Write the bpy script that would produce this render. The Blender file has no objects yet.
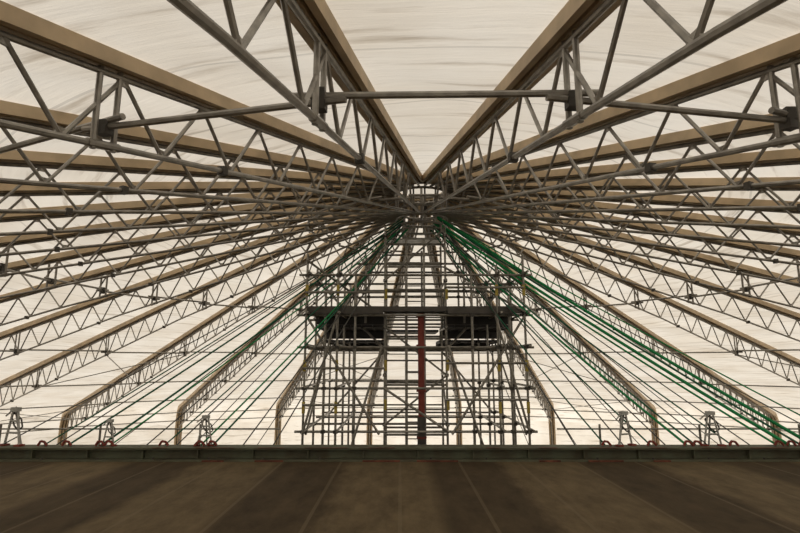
import bpy, math, random
from mathutils import Vector, Matrix
random.seed(3)
S=bpy.context.scene
S.view_settings.view_transform='Standard'
# ---------------------------------------------------------------- parameters (metres)
HX,HY=0.5,12.0            # hub plan position
EYE=1.6
ZT=EYE+4.02; ZB=EYE+3.36  # top / bottom chord level projected to hub axis
SL=0.2                    # roof slope
R=40.8; N=30; PH0=-1.2
GZ=-13.0                  # ground
KN=1.7                    # knee radius
RH=.62                    # hub radius
# ---------------------------------------------------------------- materials
def mat(name,col,rough=.6,metal=0.0,noise=0.25,scale=6.0,col2=None,bump=0.0):
    m=bpy.data.materials.new(name); m.use_nodes=True
    nt=m.node_tree; b=nt.nodes['Principled BSDF']
    b.inputs['Roughness'].default_value=rough; b.inputs['Metallic'].default_value=metal
    tc=nt.nodes.new('ShaderNodeTexCoord'); n=nt.nodes.new('ShaderNodeTexNoise')
    n.inputs['Scale'].default_value=scale; n.inputs['Detail'].default_value=5
    nt.links.new(tc.outputs['Object'],n.inputs['Vector'])
    r=nt.nodes.new('ShaderNodeValToRGB')
    c2=col2 or tuple(c*(1-noise) for c in col)
    r.color_ramp.elements[0].position=.35; r.color_ramp.elements[1].position=.65
    r.color_ramp.elements[0].color=(*c2,1); r.color_ramp.elements[1].color=(*col,1)
    nt.links.new(n.outputs['Fac'],r.inputs['Fac']); nt.links.new(r.outputs['Color'],b.inputs['Base Color'])
    if bump:
        bp=nt.nodes.new('ShaderNodeBump'); bp.inputs['Strength'].default_value=bump
        nt.links.new(n.outputs['Fac'],bp.inputs['Height']); nt.links.new(bp.outputs['Normal'],b.inputs['Normal'])
    return m
M_steel=mat('galvanised_steel',(.36,.335,.295),.36,.5,.35,9)
M_dark=mat('dark_steel',(.09,.082,.07),.6,.2)
M_tan=mat('tan_keder_beam',(.64,.49,.31),.6,0,.28,3)
M_tan2=mat('tan_beam_groove',(.13,.095,.06),.8)
M_scaf=mat('scaffold_steel',(.34,.32,.275),.38,.45,.4,12)
M_yel=mat('yellow_fitting',(.55,.42,.08),.6)
M_deck=mat('deck_underside',(.06,.058,.058),.6,.3,.3,4)
M_green=mat('green_rope',(.01,.34,.10),.7)
M_dgreen=mat('dark_green_rope',(.02,.15,.08),.8)
M_cable=mat('cable_grey',(.12,.12,.11),.6,.3)
M_red=mat('red_oxide',(.25,.045,.03),.7)
M_white=mat('pale_galv',(.5,.5,.47),.5,.3)
M_kerb=mat('kerb_green_steel',(.13,.14,.09),.7,.1,.5,3,col2=(.09,.08,.05))
M_rust=mat('rust_strip',(.20,.07,.04),.9,0,.6,8)
M_ground=mat('ground_soil',(.12,.10,.08),.9)

def fabric():
    m=bpy.data.materials.new('white_sheeting'); m.use_nodes=True
    nt=m.node_tree; nt.nodes.clear(); L=nt.links.new
    N_=nt.nodes.new
    out=N_('ShaderNodeOutputMaterial'); uv=N_('ShaderNodeUVMap')
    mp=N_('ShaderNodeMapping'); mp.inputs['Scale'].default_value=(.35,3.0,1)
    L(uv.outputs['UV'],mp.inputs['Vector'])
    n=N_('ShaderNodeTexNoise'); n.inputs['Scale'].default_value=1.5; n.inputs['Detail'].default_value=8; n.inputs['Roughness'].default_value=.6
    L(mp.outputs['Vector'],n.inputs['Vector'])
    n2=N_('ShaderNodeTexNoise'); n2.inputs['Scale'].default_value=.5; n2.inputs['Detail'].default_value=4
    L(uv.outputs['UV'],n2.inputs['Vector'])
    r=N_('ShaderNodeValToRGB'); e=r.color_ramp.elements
    e[0].position=.30; e[0].color=(.58,.51,.42,1); e[1].position=.46; e[1].color=(.90,.84,.745,1)  # dark streaks: dirt marks plus crease and beam shadow painted into the colour
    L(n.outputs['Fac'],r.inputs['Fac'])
    r2=N_('ShaderNodeValToRGB'); e=r2.color_ramp.elements
    e[0].position=.35; e[0].color=(.88,.85,.81,1); e[1].position=.65; e[1].color=(1,1,1,1)
    L(n2.outputs['Fac'],r2.inputs['Fac'])
    sx=N_('ShaderNodeSeparateXYZ'); L(uv.outputs['UV'],sx.inputs['Vector'])
    md=N_('ShaderNodeMath'); md.operation='PINGPONG'; md.inputs[1].default_value=.8; L(sx.outputs['Y'],md.inputs[0])
    lt=N_('ShaderNodeMath'); lt.operation='LESS_THAN'; lt.inputs[1].default_value=.018; L(md.outputs[0],lt.inputs[0])
    sm=N_('ShaderNodeMath'); sm.operation='MULTIPLY_ADD'; sm.inputs[1].default_value=-.2; sm.inputs[2].default_value=1; L(lt.outputs[0],sm.inputs[0])
    mx=N_('ShaderNodeMix'); mx.data_type='RGBA'; mx.blend_type='MULTIPLY'; mx.inputs[0].default_value=1
    L(r.outputs['Color'],mx.inputs[6]); L(r2.outputs['Color'],mx.inputs[7])
    vs=N_('ShaderNodeVectorMath'); vs.operation='SCALE'; L(mx.outputs[2],vs.inputs[0]); L(sm.outputs[0],vs.inputs['Scale'])
    bp=N_('ShaderNodeBump'); bp.inputs['Strength'].default_value=.35; bp.inputs['Distance'].default_value=.08
    L(n.outputs['Fac'],bp.inputs['Height'])
    t=N_('ShaderNodeBsdfTranslucent'); d=N_('ShaderNodeBsdfDiffuse')
    for q in (t,d): L(vs.outputs[0],q.inputs['Color']); L(bp.outputs['Normal'],q.inputs['Normal'])
    ms=N_('ShaderNodeMixShader'); ms.inputs[0].default_value=.35
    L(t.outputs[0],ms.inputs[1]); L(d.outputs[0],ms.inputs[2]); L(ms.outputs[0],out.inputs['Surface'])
    return m
M_fab=fabric()

def floor_mat():
    m=bpy.data.materials.new('banded_concrete_floor'); m.use_nodes=True
    nt=m.node_tree; L=nt.links.new; b=nt.nodes['Principled BSDF']; b.inputs['Roughness'].default_value=.85; b.inputs['Specular IOR Level'].default_value=.12
    tc=nt.nodes.new('ShaderNodeTexCoord')
    n=nt.nodes.new('ShaderNodeTexNoise'); n.inputs['Scale'].default_value=2.2; n.inputs['Detail'].default_value=10; n.inputs['Roughness'].default_value=.7
    mp=nt.nodes.new('ShaderNodeMapping'); mp.inputs['Scale'].default_value=(1.5,.6,1); L(tc.outputs['Object'],mp.inputs['Vector']); L(mp.outputs['Vector'],n.inputs['Vector'])
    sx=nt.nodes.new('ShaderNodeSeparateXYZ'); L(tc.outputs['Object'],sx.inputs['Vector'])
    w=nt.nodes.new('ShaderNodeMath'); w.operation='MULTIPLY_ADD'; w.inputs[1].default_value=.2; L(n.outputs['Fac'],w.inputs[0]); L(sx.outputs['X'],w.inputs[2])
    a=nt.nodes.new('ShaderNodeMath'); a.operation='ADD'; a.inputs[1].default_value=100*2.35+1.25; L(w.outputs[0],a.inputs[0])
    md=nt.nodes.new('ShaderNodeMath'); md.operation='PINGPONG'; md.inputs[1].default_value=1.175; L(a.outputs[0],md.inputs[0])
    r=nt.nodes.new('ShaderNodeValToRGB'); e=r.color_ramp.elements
    e[0].position=.46; e[0].color=(.072,.054,.034,1); e[1].position=.64; e[1].color=(.135,.104,.064,1)  # alternating darker and lighter brown bands running along the floor
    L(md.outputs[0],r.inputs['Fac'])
    md2=nt.nodes.new('ShaderNodeMath'); md2.operation='PINGPONG'; md2.inputs[1].default_value=.47; L(sx.outputs['X'],md2.inputs[0])
    lt=nt.nodes.new('ShaderNodeMath'); lt.operation='LESS_THAN'; lt.inputs[1].default_value=.02; L(md2.outputs[0],lt.inputs[0])
    lf=nt.nodes.new('ShaderNodeMath'); lf.operation='MULTIPLY'; lf.inputs[1].default_value=.35; L(lt.outputs[0],lf.inputs[0])
    r2=nt.nodes.new('ShaderNodeValToRGB'); e=r2.color_ramp.elements
    e[0].position=.3; e[0].color=(.62,.60,.57,1); e[1].position=.7; e[1].color=(1.35,1.3,1.2,1); L(n.outputs['Fac'],r2.inputs['Fac'])
    mx=nt.nodes.new('ShaderNodeMix'); mx.data_type='RGBA'; mx.blend_type='MULTIPLY'; mx.inputs[0].default_value=1
    L(r.outputs['Color'],mx.inputs[6]); L(r2.outputs['Color'],mx.inputs[7])
    mx2=nt.nodes.new('ShaderNodeMix'); mx2.data_type='RGBA'; L(lf.outputs[0],mx2.inputs[0]); L(mx.outputs[2],mx2.inputs[6]); mx2.inputs[7].default_value=(.19,.15,.095,1)
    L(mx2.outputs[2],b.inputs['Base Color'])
    bp=nt.nodes.new('ShaderNodeBump'); bp.inputs['Strength'].default_value=.3; bp.inputs['Distance'].default_value=.03; L(n.outputs['Fac'],bp.inputs['Height']); L(bp.outputs['Normal'],b.inputs['Normal'])
    return m
M_floor=floor_mat()
# ---------------------------------------------------------------- mesh builder
class MB:
    def __init__(s,name,mats): s.name=name; s.mats=mats; s.v=[]; s.f=[]; s.mi=[]
    def tube(s,a,b,r,m=0,n=8,r2=None):
        a=Vector(a); b=Vector(b); d=b-a
        if r2 is None: r2=r
        if d.length<1e-6: return
        d.normalize(); u=d.cross(Vector((0,0,1)) if abs(d.z)<.95 else Vector((1,0,0))).normalized(); w=d.cross(u)
        k=len(s.v)
        for p,rr in ((a,r),(b,r2)):
            for i in range(n):
                t=2*math.pi*i/n; s.v.append(p+u*rr*math.cos(t)+w*rr*math.sin(t))
        for i in range(n):
            j=(i+1)%n; s.f.append((k+i,k+j,k+n+j,k+n+i)); s.mi.append(m)
        s.f.append(tuple(k+i for i in reversed(range(n)))); s.mi.append(m)
        s.f.append(tuple(k+n+i for i in range(n))); s.mi.append(m)
    def path(s,pts,r,m=0,n=6):
        for a,b in zip(pts,pts[1:]): s.tube(a,b,r,m,n)
    def box(s,c,sz,m=0,rot=None):
        c=Vector(c); k=len(s.v)
        for x in (-1,1):
            for y in (-1,1):
                for z in (-1,1):
                    p=Vector((x*sz[0]/2,y*sz[1]/2,z*sz[2]/2))
                    if rot: p=rot@p
                    s.v.append(c+p)
        for f in ((0,1,3,2),(4,6,7,5),(0,4,5,1),(2,3,7,6),(0,2,6,4),(1,5,7,3)):
            s.f.append(tuple(k+i for i in f)); s.mi.append(m)
    def sweepXZ(s,pts,y0,y1,o,h,m):
        k=len(s.v)
        for (x,z,nx,nz,g) in pts:
            for yy in (y0*g,y1*g):
                for t in (o,o-h*g): s.v.append(Vector((x+nx*t,yy,z+nz*t)))
        for i in range(len(pts)-1):
            a=k+4*i; b=a+4
            for q in ((0,1),(1,3),(3,2),(2,0)):
                s.f.append((a+q[0],b+q[0],b+q[1],a+q[1])); s.mi.append(m)
        s.f.append((k,k+1,k+3,k+2)); s.mi.append(m); e=k+4*(len(pts)-1); s.f.append((e,e+2,e+3,e+1)); s.mi.append(m)
    def torus(s,c,R_,r,m=0,n=36,k=8):
        pts=[Vector((c[0]+R_*math.cos(2*math.pi*i/n),c[1]+R_*math.sin(2*math.pi*i/n),c[2])) for i in range(n+1)]
        s.path(pts,r,m,k)
    def mesh(s):
        me=bpy.data.meshes.new(s.name); me.from_pydata([tuple(v) for v in s.v],[],s.f)
        for q in s.mats: me.materials.append(q)
        me.polygons.foreach_set('material_index',s.mi); me.update(); return me
    def obj(s,parent=None):
        o=bpy.data.objects.new(s.name,s.mesh()); S.collection.objects.link(o)
        if parent: o.parent=parent
        return o
# ---------------------------------------------------------------- roof trusses
RINGS=[2.6,8.55,15.0,21.5,27.5,33.0,37.5]
ang=math.atan(SL); nx0,nz0=math.sin(ang),math.cos(ang)
def grow(r): return max(0,r-10)/33
def zt(r): return ZT-SL*r
def zb(r): return ZB-SL*r-.95*grow(r)
rk=R-KN; CX=rk-nx0*KN; CZ=zt(rk)-nz0*KN
def chord_path(r0=RH):
    P=[]
    for r in (r0,5,10,20,30,36): P.append((r,zt(r),nx0,nz0,1+1.3*grow(r)))
    for i in range(11):
        t=(math.pi/2-ang)*(1-i/10)
        P.append((CX+KN*math.cos(t),CZ+KN*math.sin(t),math.cos(t),math.sin(t),2.3))
    P.append((CX+KN,GZ,1,0,2.3)); return P
RL=CX+KN
tr=MB('roof_truss',[M_steel,M_tan,M_tan2,M_dark])
cpth=chord_path()
tr.sweepXZ(cpth,-.12,-.06,.10,.125,1)
tr.sweepXZ(cpth,.06,.12,.10,.125,1)
tr.sweepXZ(cpth,-.06,.06,.08,.045,2)
tr.sweepXZ(cpth,-.026,.026,.08,.10,1)
rr_=[RH,10,20,30,36,rk]
for a,b in zip(rr_,rr_[1:]):
    ra,rb=.026*(1+.5*grow(a)),.026*(1+.5*grow(b))
    tr.tube((a,0,zt(a)-.06-.12*grow(a)),(b,0,zt(b)-.06-.12*grow(b)),ra,0,8,rb)
rr_=[RH-.04,10,20,30,36,R-1.2]
for a,b in zip(rr_,rr_[1:]):
    tr.tube((a,0,zb(a)),(b,0,zb(b)),.027*(1+.7*grow(a)),0,8,.027*(1+.7*grow(b)))
r=2.25; i=0
while True:
    p=.95*(1+.9*grow(r))
    if r+p>R-1.5: break
    w=.019*(1+.8*grow(r)); zo=.06+.12*grow(r); g=1+grow(r)
    tr.tube((r,0,zb(r)),(r+p/2,0,zt(r+p/2)-zo),w,0,6)
    tr.tube((r+p/2,0,zt(r+p/2)-zo),(r+p,0,zb(r+p)),w,0,6)
    tr.box((r,0,zb(r)+.03*g),(.10*g,.018,.07*g),0)
    tr.box((r+p/2,0,zt(r+p/2)-zo-.03*g),(.10*g,.018,.07*g),0)
    if i%4==1 and r>5: tr.box((r+.12,0,zb(r+.12)),(.07*g,.085*g,.085*g),3)
    r+=p; i+=1
for q in RINGS:
    if q<3: continue
    for dq in (-.09,.09):
        tr.tube((q+dq,0,zb(q+dq)-.04),(q+dq,0,zt(q+dq)),.024,0,8)
    tr.tube((q-.14,0,zb(q-.14)),(q+.14,0,zb(q+.14)),.036,0,10)
    g=1+1.2*grow(q); tr.box((q,0,zb(q)+.12),(.08*g,.10*g,.07*g),3)
tr.tube((RL-.75,0,zb(R-1.2)),(RL-.75,0,GZ),.045)
z=zb(R-1.2)
while z-1>GZ:
    tr.tube((RL-.75,0,z),(RL,0,z-.5),.03,0,6); tr.tube((RL,0,z-.5),(RL-.75,0,z-1),.03,0,6); z-=1
tr.tube((R-1.2,0,zb(R-1.2)),(RL-.05,0,zb(R-1.2)-.2),.04)
me=tr.mesh()
phis=[PH0+6+12*i for i in range(N)]
for a in phis:
    o=bpy.data.objects.new('roof_truss',me); S.collection.objects.link(o)
    o.location=(HX,HY,0); o.rotation_euler=(0,0,math.radians(a-90))
def P(phi,r,z):
    a=math.radians(phi); return Vector((HX+r*math.sin(a),HY-r*math.cos(a),z))
rg=MB('ring_brace_tubes',[M_steel,M_dark])
for k,q in enumerate(RINGS):
    g=1+.6*grow(q)
    for i,a in enumerate(phis):
        z=zb(q)+.10+(.05 if i%2 else 0)
        if k==1: z+=.05
        A=P(a,q,z); B=P(a+12,q,z); d=(B-A).normalized()
        ext=.2 if k else .02
        rg.tube(A-d*ext,B+d*ext,.026*g,0,8)
        if k in (2,4) and i%3==0:
            q2=RINGS[k+1]; rg.tube(P(a,q,zb(q)+.05),P(a+12,q2,zb(q2)+.05),.02)
            rg.tube(P(a+12,q,zb(q)+.0),P(a,q2,zb(q2)+.0),.02)
        if k>0: rg.box(A,(.08*g,.08*g,.10*g),1)
rg.obj()
# ---------------------------------------------------------------- sheeting
def sheet(name,wall=False):
    nu=12; V=[];F=[];UV=[]
    if not wall:
        rs=[RH+ (rk-RH)*(i/160) for i in range(161)]
        prof=[(r,zt(r),nx0,nz0,r) for r in rs]
        for i in range(1,9):
            t=(math.pi/2-ang)*(1-i/8); prof.append((CX+KN*math.cos(t),CZ+KN*math.sin(t),math.cos(t),math.sin(t),rk+i*.2))
    else:
        prof=[(RL,CZ+(GZ-CZ)*i/10,1,0,50+i) for i in range(11)]
    for bi,a in enumerate(phis):
        base=len(V)
        for j,(r,z,nx,nz,vv) in enumerate(prof):
            r2=r+nx*.11; z2=z+nz*.11
            wdt=2*r2*math.sin(math.radians(6))
            pl=P(a,r2,z2); pr=P(a+12,r2,z2)
            for i in range(nu+1):
                u=i/nu; p_=pl.lerp(pr,u)
                b=4*u*(1-u)
                amp=min(.10,.025*wdt+.01)
                w=amp*b*(math.sin(vv*2.1+bi*1.7+u*3)+.5*math.sin(vv*4.7+bi*3+u*5))*.5+b*min(.12,.02*wdt)
                n=Vector((p_.x-HX,p_.y-HY,0)).normalized()*nx+Vector((0,0,nz))
                V.append(p_+n*w); UV.append(((u-.5)*wdt+bi*17,vv))
        for j in range(len(prof)-1):
            for i in range(nu):
                k=base+j*(nu+1)+i; F.append((k,k+1,k+nu+2,k+nu+1))
    me=bpy.data.meshes.new(name); me.from_pydata([tuple(v) for v in V],[],F)
    l=me.uv_layers.new(name='UVMap')
    for poly in me.polygons:
        poly.use_smooth=True
        for li in poly.loop_indices: l.data[li].uv=UV[me.loops[li].vertex_index]
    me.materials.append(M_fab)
    o=bpy.data.objects.new(name,me); S.collection.objects.link(o)
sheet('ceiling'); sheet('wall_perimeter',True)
cp=MB('hub_ring',[M_steel,M_dark,M_fab,M_tan])
for z,rr in ((ZT-.08,RH),(ZT-.22,RH),(ZB+.04,RH-.04),(ZB-.16,RH-.04),(ZB-.34,RH-.04)):
    cp.torus((HX,HY,z),rr,.03,0,36)
for i,a in enumerate(phis):
    if i%2==0: cp.tube(P(a,RH,ZT-.03),P(a,RH-.04,ZB-.34),.02,0,8)
    cp.box(P(a,RH-.02,ZB-.06),(.05,.05,.14),3 if i%2 else 1)
for a in phis[::5]: cp.tube(P(a,RH-.04,ZB-.16),P(a,.03,ZB-.16),.018)
cp.tube((HX,HY,ZB-.34),(HX,HY,ZT),.03,0,12)
k=len(cp.v); cp.v.append(Vector((HX,HY,ZT+.2)))
for a in phis: cp.v.append(P(a,RH+.05,ZT+.0))
for i in range(N): cp.f.append((k,k+1+i,k+1+(i+1)%N)); cp.mi.append(2)
cp.obj()
# ---------------------------------------------------------------- floor / ground
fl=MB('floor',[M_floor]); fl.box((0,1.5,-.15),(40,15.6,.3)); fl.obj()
pl=MB('lower_landing_slab',[M_ground]); pl.box((0,13.2,-1.4),(30,7.8,.4)); pl.obj()
pb=MB('wall_plinth',[M_ground]); pb.box((0,1.4,(GZ-.3)/2),(39.6,15.4,-GZ-.3)); pb.box((0,13.2,(GZ-1.6)/2),(29.6,7.6,-GZ-1.6)); pb.obj()
gr=MB('ground',[M_ground]); gr.box((HX,HY,GZ-.1),(90,90,.2)); gr.obj()
kb=MB('edge_kerb_beam',[M_kerb,M_rust,M_dark])
kb.box((0,9.2,.19),(40,.34,.03),0); kb.box((0,9.2,.09),(40,.06,.18),0); kb.box((0,9.15,.012),(40,.36,.024),0)
random.seed(8); x=-19.5
while x<19.5:
    kb.box((x,9.13,.09),(.02,.1,.17),0); kb.tube((x+.2,9.05,.02),(x+.2,9.05,.05),.015,2,6)
    if random.random()<.6: kb.box((x+.3,9.025,.206),(random.uniform(.2,.8),.03,.006),1)
    if random.random()<.5: kb.box((x+.3,8.955,.014),(random.uniform(.2,.8),.035,.026),1)
    x+=.9
kb.obj()
# ---------------------------------------------------------------- scaffold tower
E=bpy.data.objects.new('scaffold_tower',None); S.collection.objects.link(E)
ts=MB('standards',[M_scaf,M_yel,M_dark]); Z0=-1.2
ys=(10.7,12.0,13.4,14.6)
xs=(-1.88,-1.25,-.32,.93,1.95,2.5)
for yi,y in enumerate(ys):
    for xi,x in enumerate(xs):
        top=3.75 if xi in (0,5) else 3.5
        if xi in (2,3) : continue
        ts.tube((x,y,Z0),(x,y,top-.1*(yi%2)),.0242,0,8)
        for z in (.24,1.06,1.86,2.5,3.3): ts.box((x,y+.02,z),(.085,.10,.06),2)
        ts.box((x,y,Z0+.01),(.15,.15,.02),2)
for x,t in ((-1.5,3.0),(-.9,3.4),(1.45,3.4),(2.2,2.9)):
    ts.tube((x,10.76,Z0),(x,10.76,t),.0242)
    for z in (.24,1.06,1.86,2.5): ts.box((x,10.75,z),(.08,.1,.06),2)
for x,y,t in ((-.75,11.6,3.9),(1.4,11.6,3.9),(-.75,12.7,3.9),(1.4,12.7,3.9)):
    ts.tube((x,y,2.4),(x,y,t),.0242)
    for z in (3.1,3.7): ts.box((x,y,z),(.08,.1,.06),2)
for (x,y) in ((-1.88,10.7),(2.5,10.7),(-.3,11.37),(1.0,11.37),(-1.25,10.7),(1.95,10.7)):
    for z in (.7,1.5,3.0): ts.box((x,y,z),(.055,.055,.22),1)
ts.obj(E)
lg=MB('ledgers',[M_scaf,M_dark])
for yi,y in enumerate(ys):
    for z in (.24,1.06,1.86,2.5,3.32):
        if yi in(1,2) and z in(1.06,): continue
        lg.tube((-2.05,y+.05,z),(2.67,y+.05,z),.0242)
for x in (-1.88,-1.25,1.95,2.5):
    for z in (.28,1.1,1.9,2.54,3.36): lg.tube((x+.05,10.5,z),(x+.05,14.8,z),.0242)
for z in (.75,1.45,2.95): lg.tube((-1.9,10.65,z),(-.3,10.65,z),.0242); lg.tube((.9,10.65,z+.1),(2.5,10.65,z+.1),.0242)
for z in (3.1,3.7): lg.tube((-.95,11.57,z),(1.6,11.57,z),.0242); lg.tube((-.95,12.73,z),(1.6,12.73,z),.0242)
lg.obj(E)
br=MB('diagonal_braces',[M_scaf])
B=[((-1.88,10.64,2.5),(-.4,10.64,.2)),((2.5,10.64,2.5),(1.0,10.64,.2)),((-1.88,10.64,.2),(-1.25,10.64,2.5)),((2.5,10.64,.2),(1.9,10.64,2.5)),
   ((-1.9,12.06,3.4),(-.3,12.06,1.8)),((2.5,12.06,3.4),(1.0,12.06,1.8)),((-1.9,14.65,.2),(-.3,14.65,2.0)),((2.5,14.65,.2),(1.0,14.65,2.0)),
   ((-1.82,10.7,.2),(-1.82,14.6,2.5)),((2.44,10.7,.2),(2.44,14.6,2.5)),((-1.88,10.6,3.6),(-.3,11.4,2.5)),
   ((.95,11.4,3.6),(2.5,10.6,2.55)),((-1.2,10.66,-.9),(-.35,10.66,1.9)),((.95,10.66,1.9),(1.9,10.66,-.9)),((-.3,10.66,1.06),(.95,10.66,.24))]
for a,b in B: br.tube(a,b,.0242)
br.obj(E)
dk=MB('deck_platforms',[M_deck,M_dark,M_scaf])
for (x0,x1) in ((-1.86,-.36),(.98,2.46)):
    n=6; w=(x1-x0)/n
    for (y0,y1,z) in ((10.7,12.0,2.62),(12.0,13.35,2.36),(13.35,14.75,2.08)):
        for i in range(n):
            xc=x0+w*(i+.5); yc=(y0+y1)/2
            dk.box((xc,yc,z),(w-.008,y1-y0,.05),0)
            for sx in(-1,1): dk.box((xc+sx*(w/2-.02),yc,z-.04),(.012,y1-y0,.03),1)
        dk.box(((x0+x1)/2,y1-.03,z-.11),(x1-x0,.04,.24),0)
    dk.box(((x0+x1)/2,10.7,2.6),(x1-x0+.05,.04,.15),1)
dk.box((.3,10.74,2.63),(4.4,.05,.09),1)
dk.box((.3,11.1,2.64),(1.3,.6,.05),0)
dk.box((.31,14.0,2.33),(1.3,1.3,.05),0)
dk.obj(E)
ct=MB('central_access_tower',[M_scaf,M_yel,M_dark])
for y in (11.4,12.6):
    for x in (-.32,.98,.14,.52): 
        ct.tube((x,y,Z0),(x,y,4.5 if x in(-.32,.98) else 4.2),.0242)
    z=Z0+.3; i=0
    while z<4.45:
        if i%2==0: ct.tube((-.32,y,z),(.98,y,z),.02 if i%4 else .026,0,6)
        ct.tube((.14,y,z),(.52,y,z),.014,0,6)
        z+=.25; i+=1
for x in (-.32,.98):
    for z in (.3,1.3,2.3,3.3,4.3): ct.tube((x,11.2,z),(x,12.8,z),.0242); ct.box((x,11.4,z),(.08,.1,.06),2)
    ct.tube((x,11.4,.3),(x,12.6,1.3),.02); ct.tube((x,11.4,3.3),(x,12.6,2.3),.02)
ct.box((.33,12.0,3.75),(1.2,.6,.03),0)
ct.box((.33,12.0,4.3),(1.2,.5,.03),0)
ct.tube((-.32,11.36,3.3),(.98,11.36,4.45),.02); ct.tube((.98,11.36,1.3),(-.32,11.36,2.3),.02); ct.tube((-.32,11.36,.3),(.98,11.36,1.3),.02)
for a in (0,90,180,270):
    ct.tube(P(a+45,.6,4.45),P(a+45,RH-.04,ZB-.38),.03)
ct.torus((HX,HY,4.5),.58,.025,0,24)
ct.obj(E)
pr=MB('red_steel_prop',[M_red,M_dark])
pr.tube((.43,11.0,Z0),(.43,11.0,2.55),.065,0,16)
for z in (.1,1.0,1.9,2.5): pr.tube((.43,11,z-.02),(.43,11,z+.02),.1,0,16)
pr.tube((.43,11,-.3),(.43,11,.5),.085,1,16)
pr.obj(E)
# ---------------------------------------------------------------- ropes and cables
def sagpts(a,b,s,n=10):
    a=Vector(a);b=Vector(b); return [a.lerp(b,i/n)-Vector((0,0,s*4*(i/n)*(1-i/n))) for i in range(n+1)]
KY=9.22; KZ=.22
RG=bpy.data.objects.new('rope_rigging',None); S.collection.objects.link(RG)
gp=MB('green_ropes',[M_green,M_dgreen,M_red])
for x,mi,rr,hx,hz in ((6.85,0,.032,.85,4.8),(6.65,1,.02,.85,4.76),(6.45,0,.032,.8,4.7),(6.25,0,.02,.75,4.66),(4.75,0,.022,.75,4.55),(4.9,1,.016,.75,4.6),(5.5,1,.014,.8,4.66),(4.15,1,.014,.7,4.6),(3.4,1,.013,.7,4.5),(7.6,0,.014,.85,4.8),
     (-4.95,1,.02,.1,4.7),(-4.8,0,.014,.12,4.6),(-5.5,1,.018,.1,4.75),(-3.3,0,.015,.2,4.55),(-3.1,1,.016,.2,4.6),(-5.9,1,.013,.1,4.8),(-3.9,1,.012,.15,4.65)):
    gp.path(sagpts((hx,11.7,hz),(x,KY,KZ),.08),rr,mi)
    gp.path([(x-.07,KY-.05,KZ),(x-.03,KY-.05,KZ+.07),(x+.03,KY-.05,KZ+.06),(x+.08,KY-.05,KZ)],.02,2)
gp.obj(RG)
cb=MB('steel_guy_cables',[M_cable])
for x in (-6.6,-5.7,-4.2,-3.7,-2.6,-2.1,2.9,3.7,4.4,5.1,5.8,7.3):
    s=-1 if x<0.5 else 1
    cb.path(sagpts((.5+s*.4,11.8,4.8-.2*random.random()),(x,KY,KZ),.03),.011)
for x in (-9,-6.5,-4.5,4,5.5,7.5,10):
    cb.path(sagpts((.5+(.4 if x>.5 else -.4),12.3,4.85),(x,16.8,-1.2),.03),.012)
cb.obj(RG)
gd=MB('edge_guard_rail',[M_scaf])
for x in [-14+1.75*i for i in range(17)]:
    if -2.2<x<2.8: continue
    gd.tube((x,9.7,-1.2),(x,9.7,.5),.02)
gd.tube((-14,9.7,.42),(-2.1,9.7,.42),.014); gd.tube((2.75,9.7,.42),(14,9.7,.42),.014)
gd.obj()
am=MB('rope_anchor_frame',[M_white,M_dark,M_red])
am.tube((-.16,0,0),(-.05,0,.6),.02); am.tube((.16,0,0),(.05,0,.6),.02); am.tube((-.12,0,.22),(.12,0,.22),.018); am.tube((-.09,0,.42),(.09,0,.42),.018)
am.tube((0,.18,0),(0,0,.6),.018); am.box((0,0,.62),(.16,.08,.07),0); am.box((-.16,0,.015),(.12,.12,.03),2); am.box((.16,0,.015),(.12,.12,.03),2)
am.path([(0,0,.55),(.12,.02,.45),(.16,.02,.32),(.08,.02,.26),(-.02,.02,.34),(-.1,.02,.5),(0,0,.58)],.014,1)
am.tube((-.2,0,.5),(.0,0,.66),.014)
ame=am.mesh()
for x,s in ((-6.45,.95),(-4.85,.65),(-3.25,.75),(3.75,.85),(5.2,.85),(6.9,.5)):
    o=bpy.data.objects.new('rope_anchor_frame',ame); S.collection.objects.link(o); o.location=(x,9.24,.205); o.rotation_euler=(0,0,random.uniform(-.4,.4)); o.scale=(s,s,s)
# ---------------------------------------------------------------- light
w=bpy.data.worlds.new('World'); S.world=w; w.use_nodes=True
bg=w.node_tree.nodes['Background']; bg.inputs[0].default_value=(1,.98,.95,1); bg.inputs[1].default_value=.96
sd=bpy.data.lights.new('sun','SUN'); sd.energy=2.6; sd.angle=.03; sd.color=(1,.95,.87)
so=bpy.data.objects.new('sun',sd); S.collection.objects.link(so)
so.rotation_euler=Vector((.15,.85,.42)).to_track_quat('Z','Y').to_euler()
# ---------------------------------------------------------------- camera
cd=bpy.data.cameras.new('camera'); cd.sensor_width=36; cd.lens=24; cd.clip_start=.05; cd.clip_end=500
co=bpy.data.objects.new('camera',cd); S.collection.objects.link(co)
co.location=(0,0,EYE); co.rotation_euler=(math.radians(100),0,0)
S.camera=co
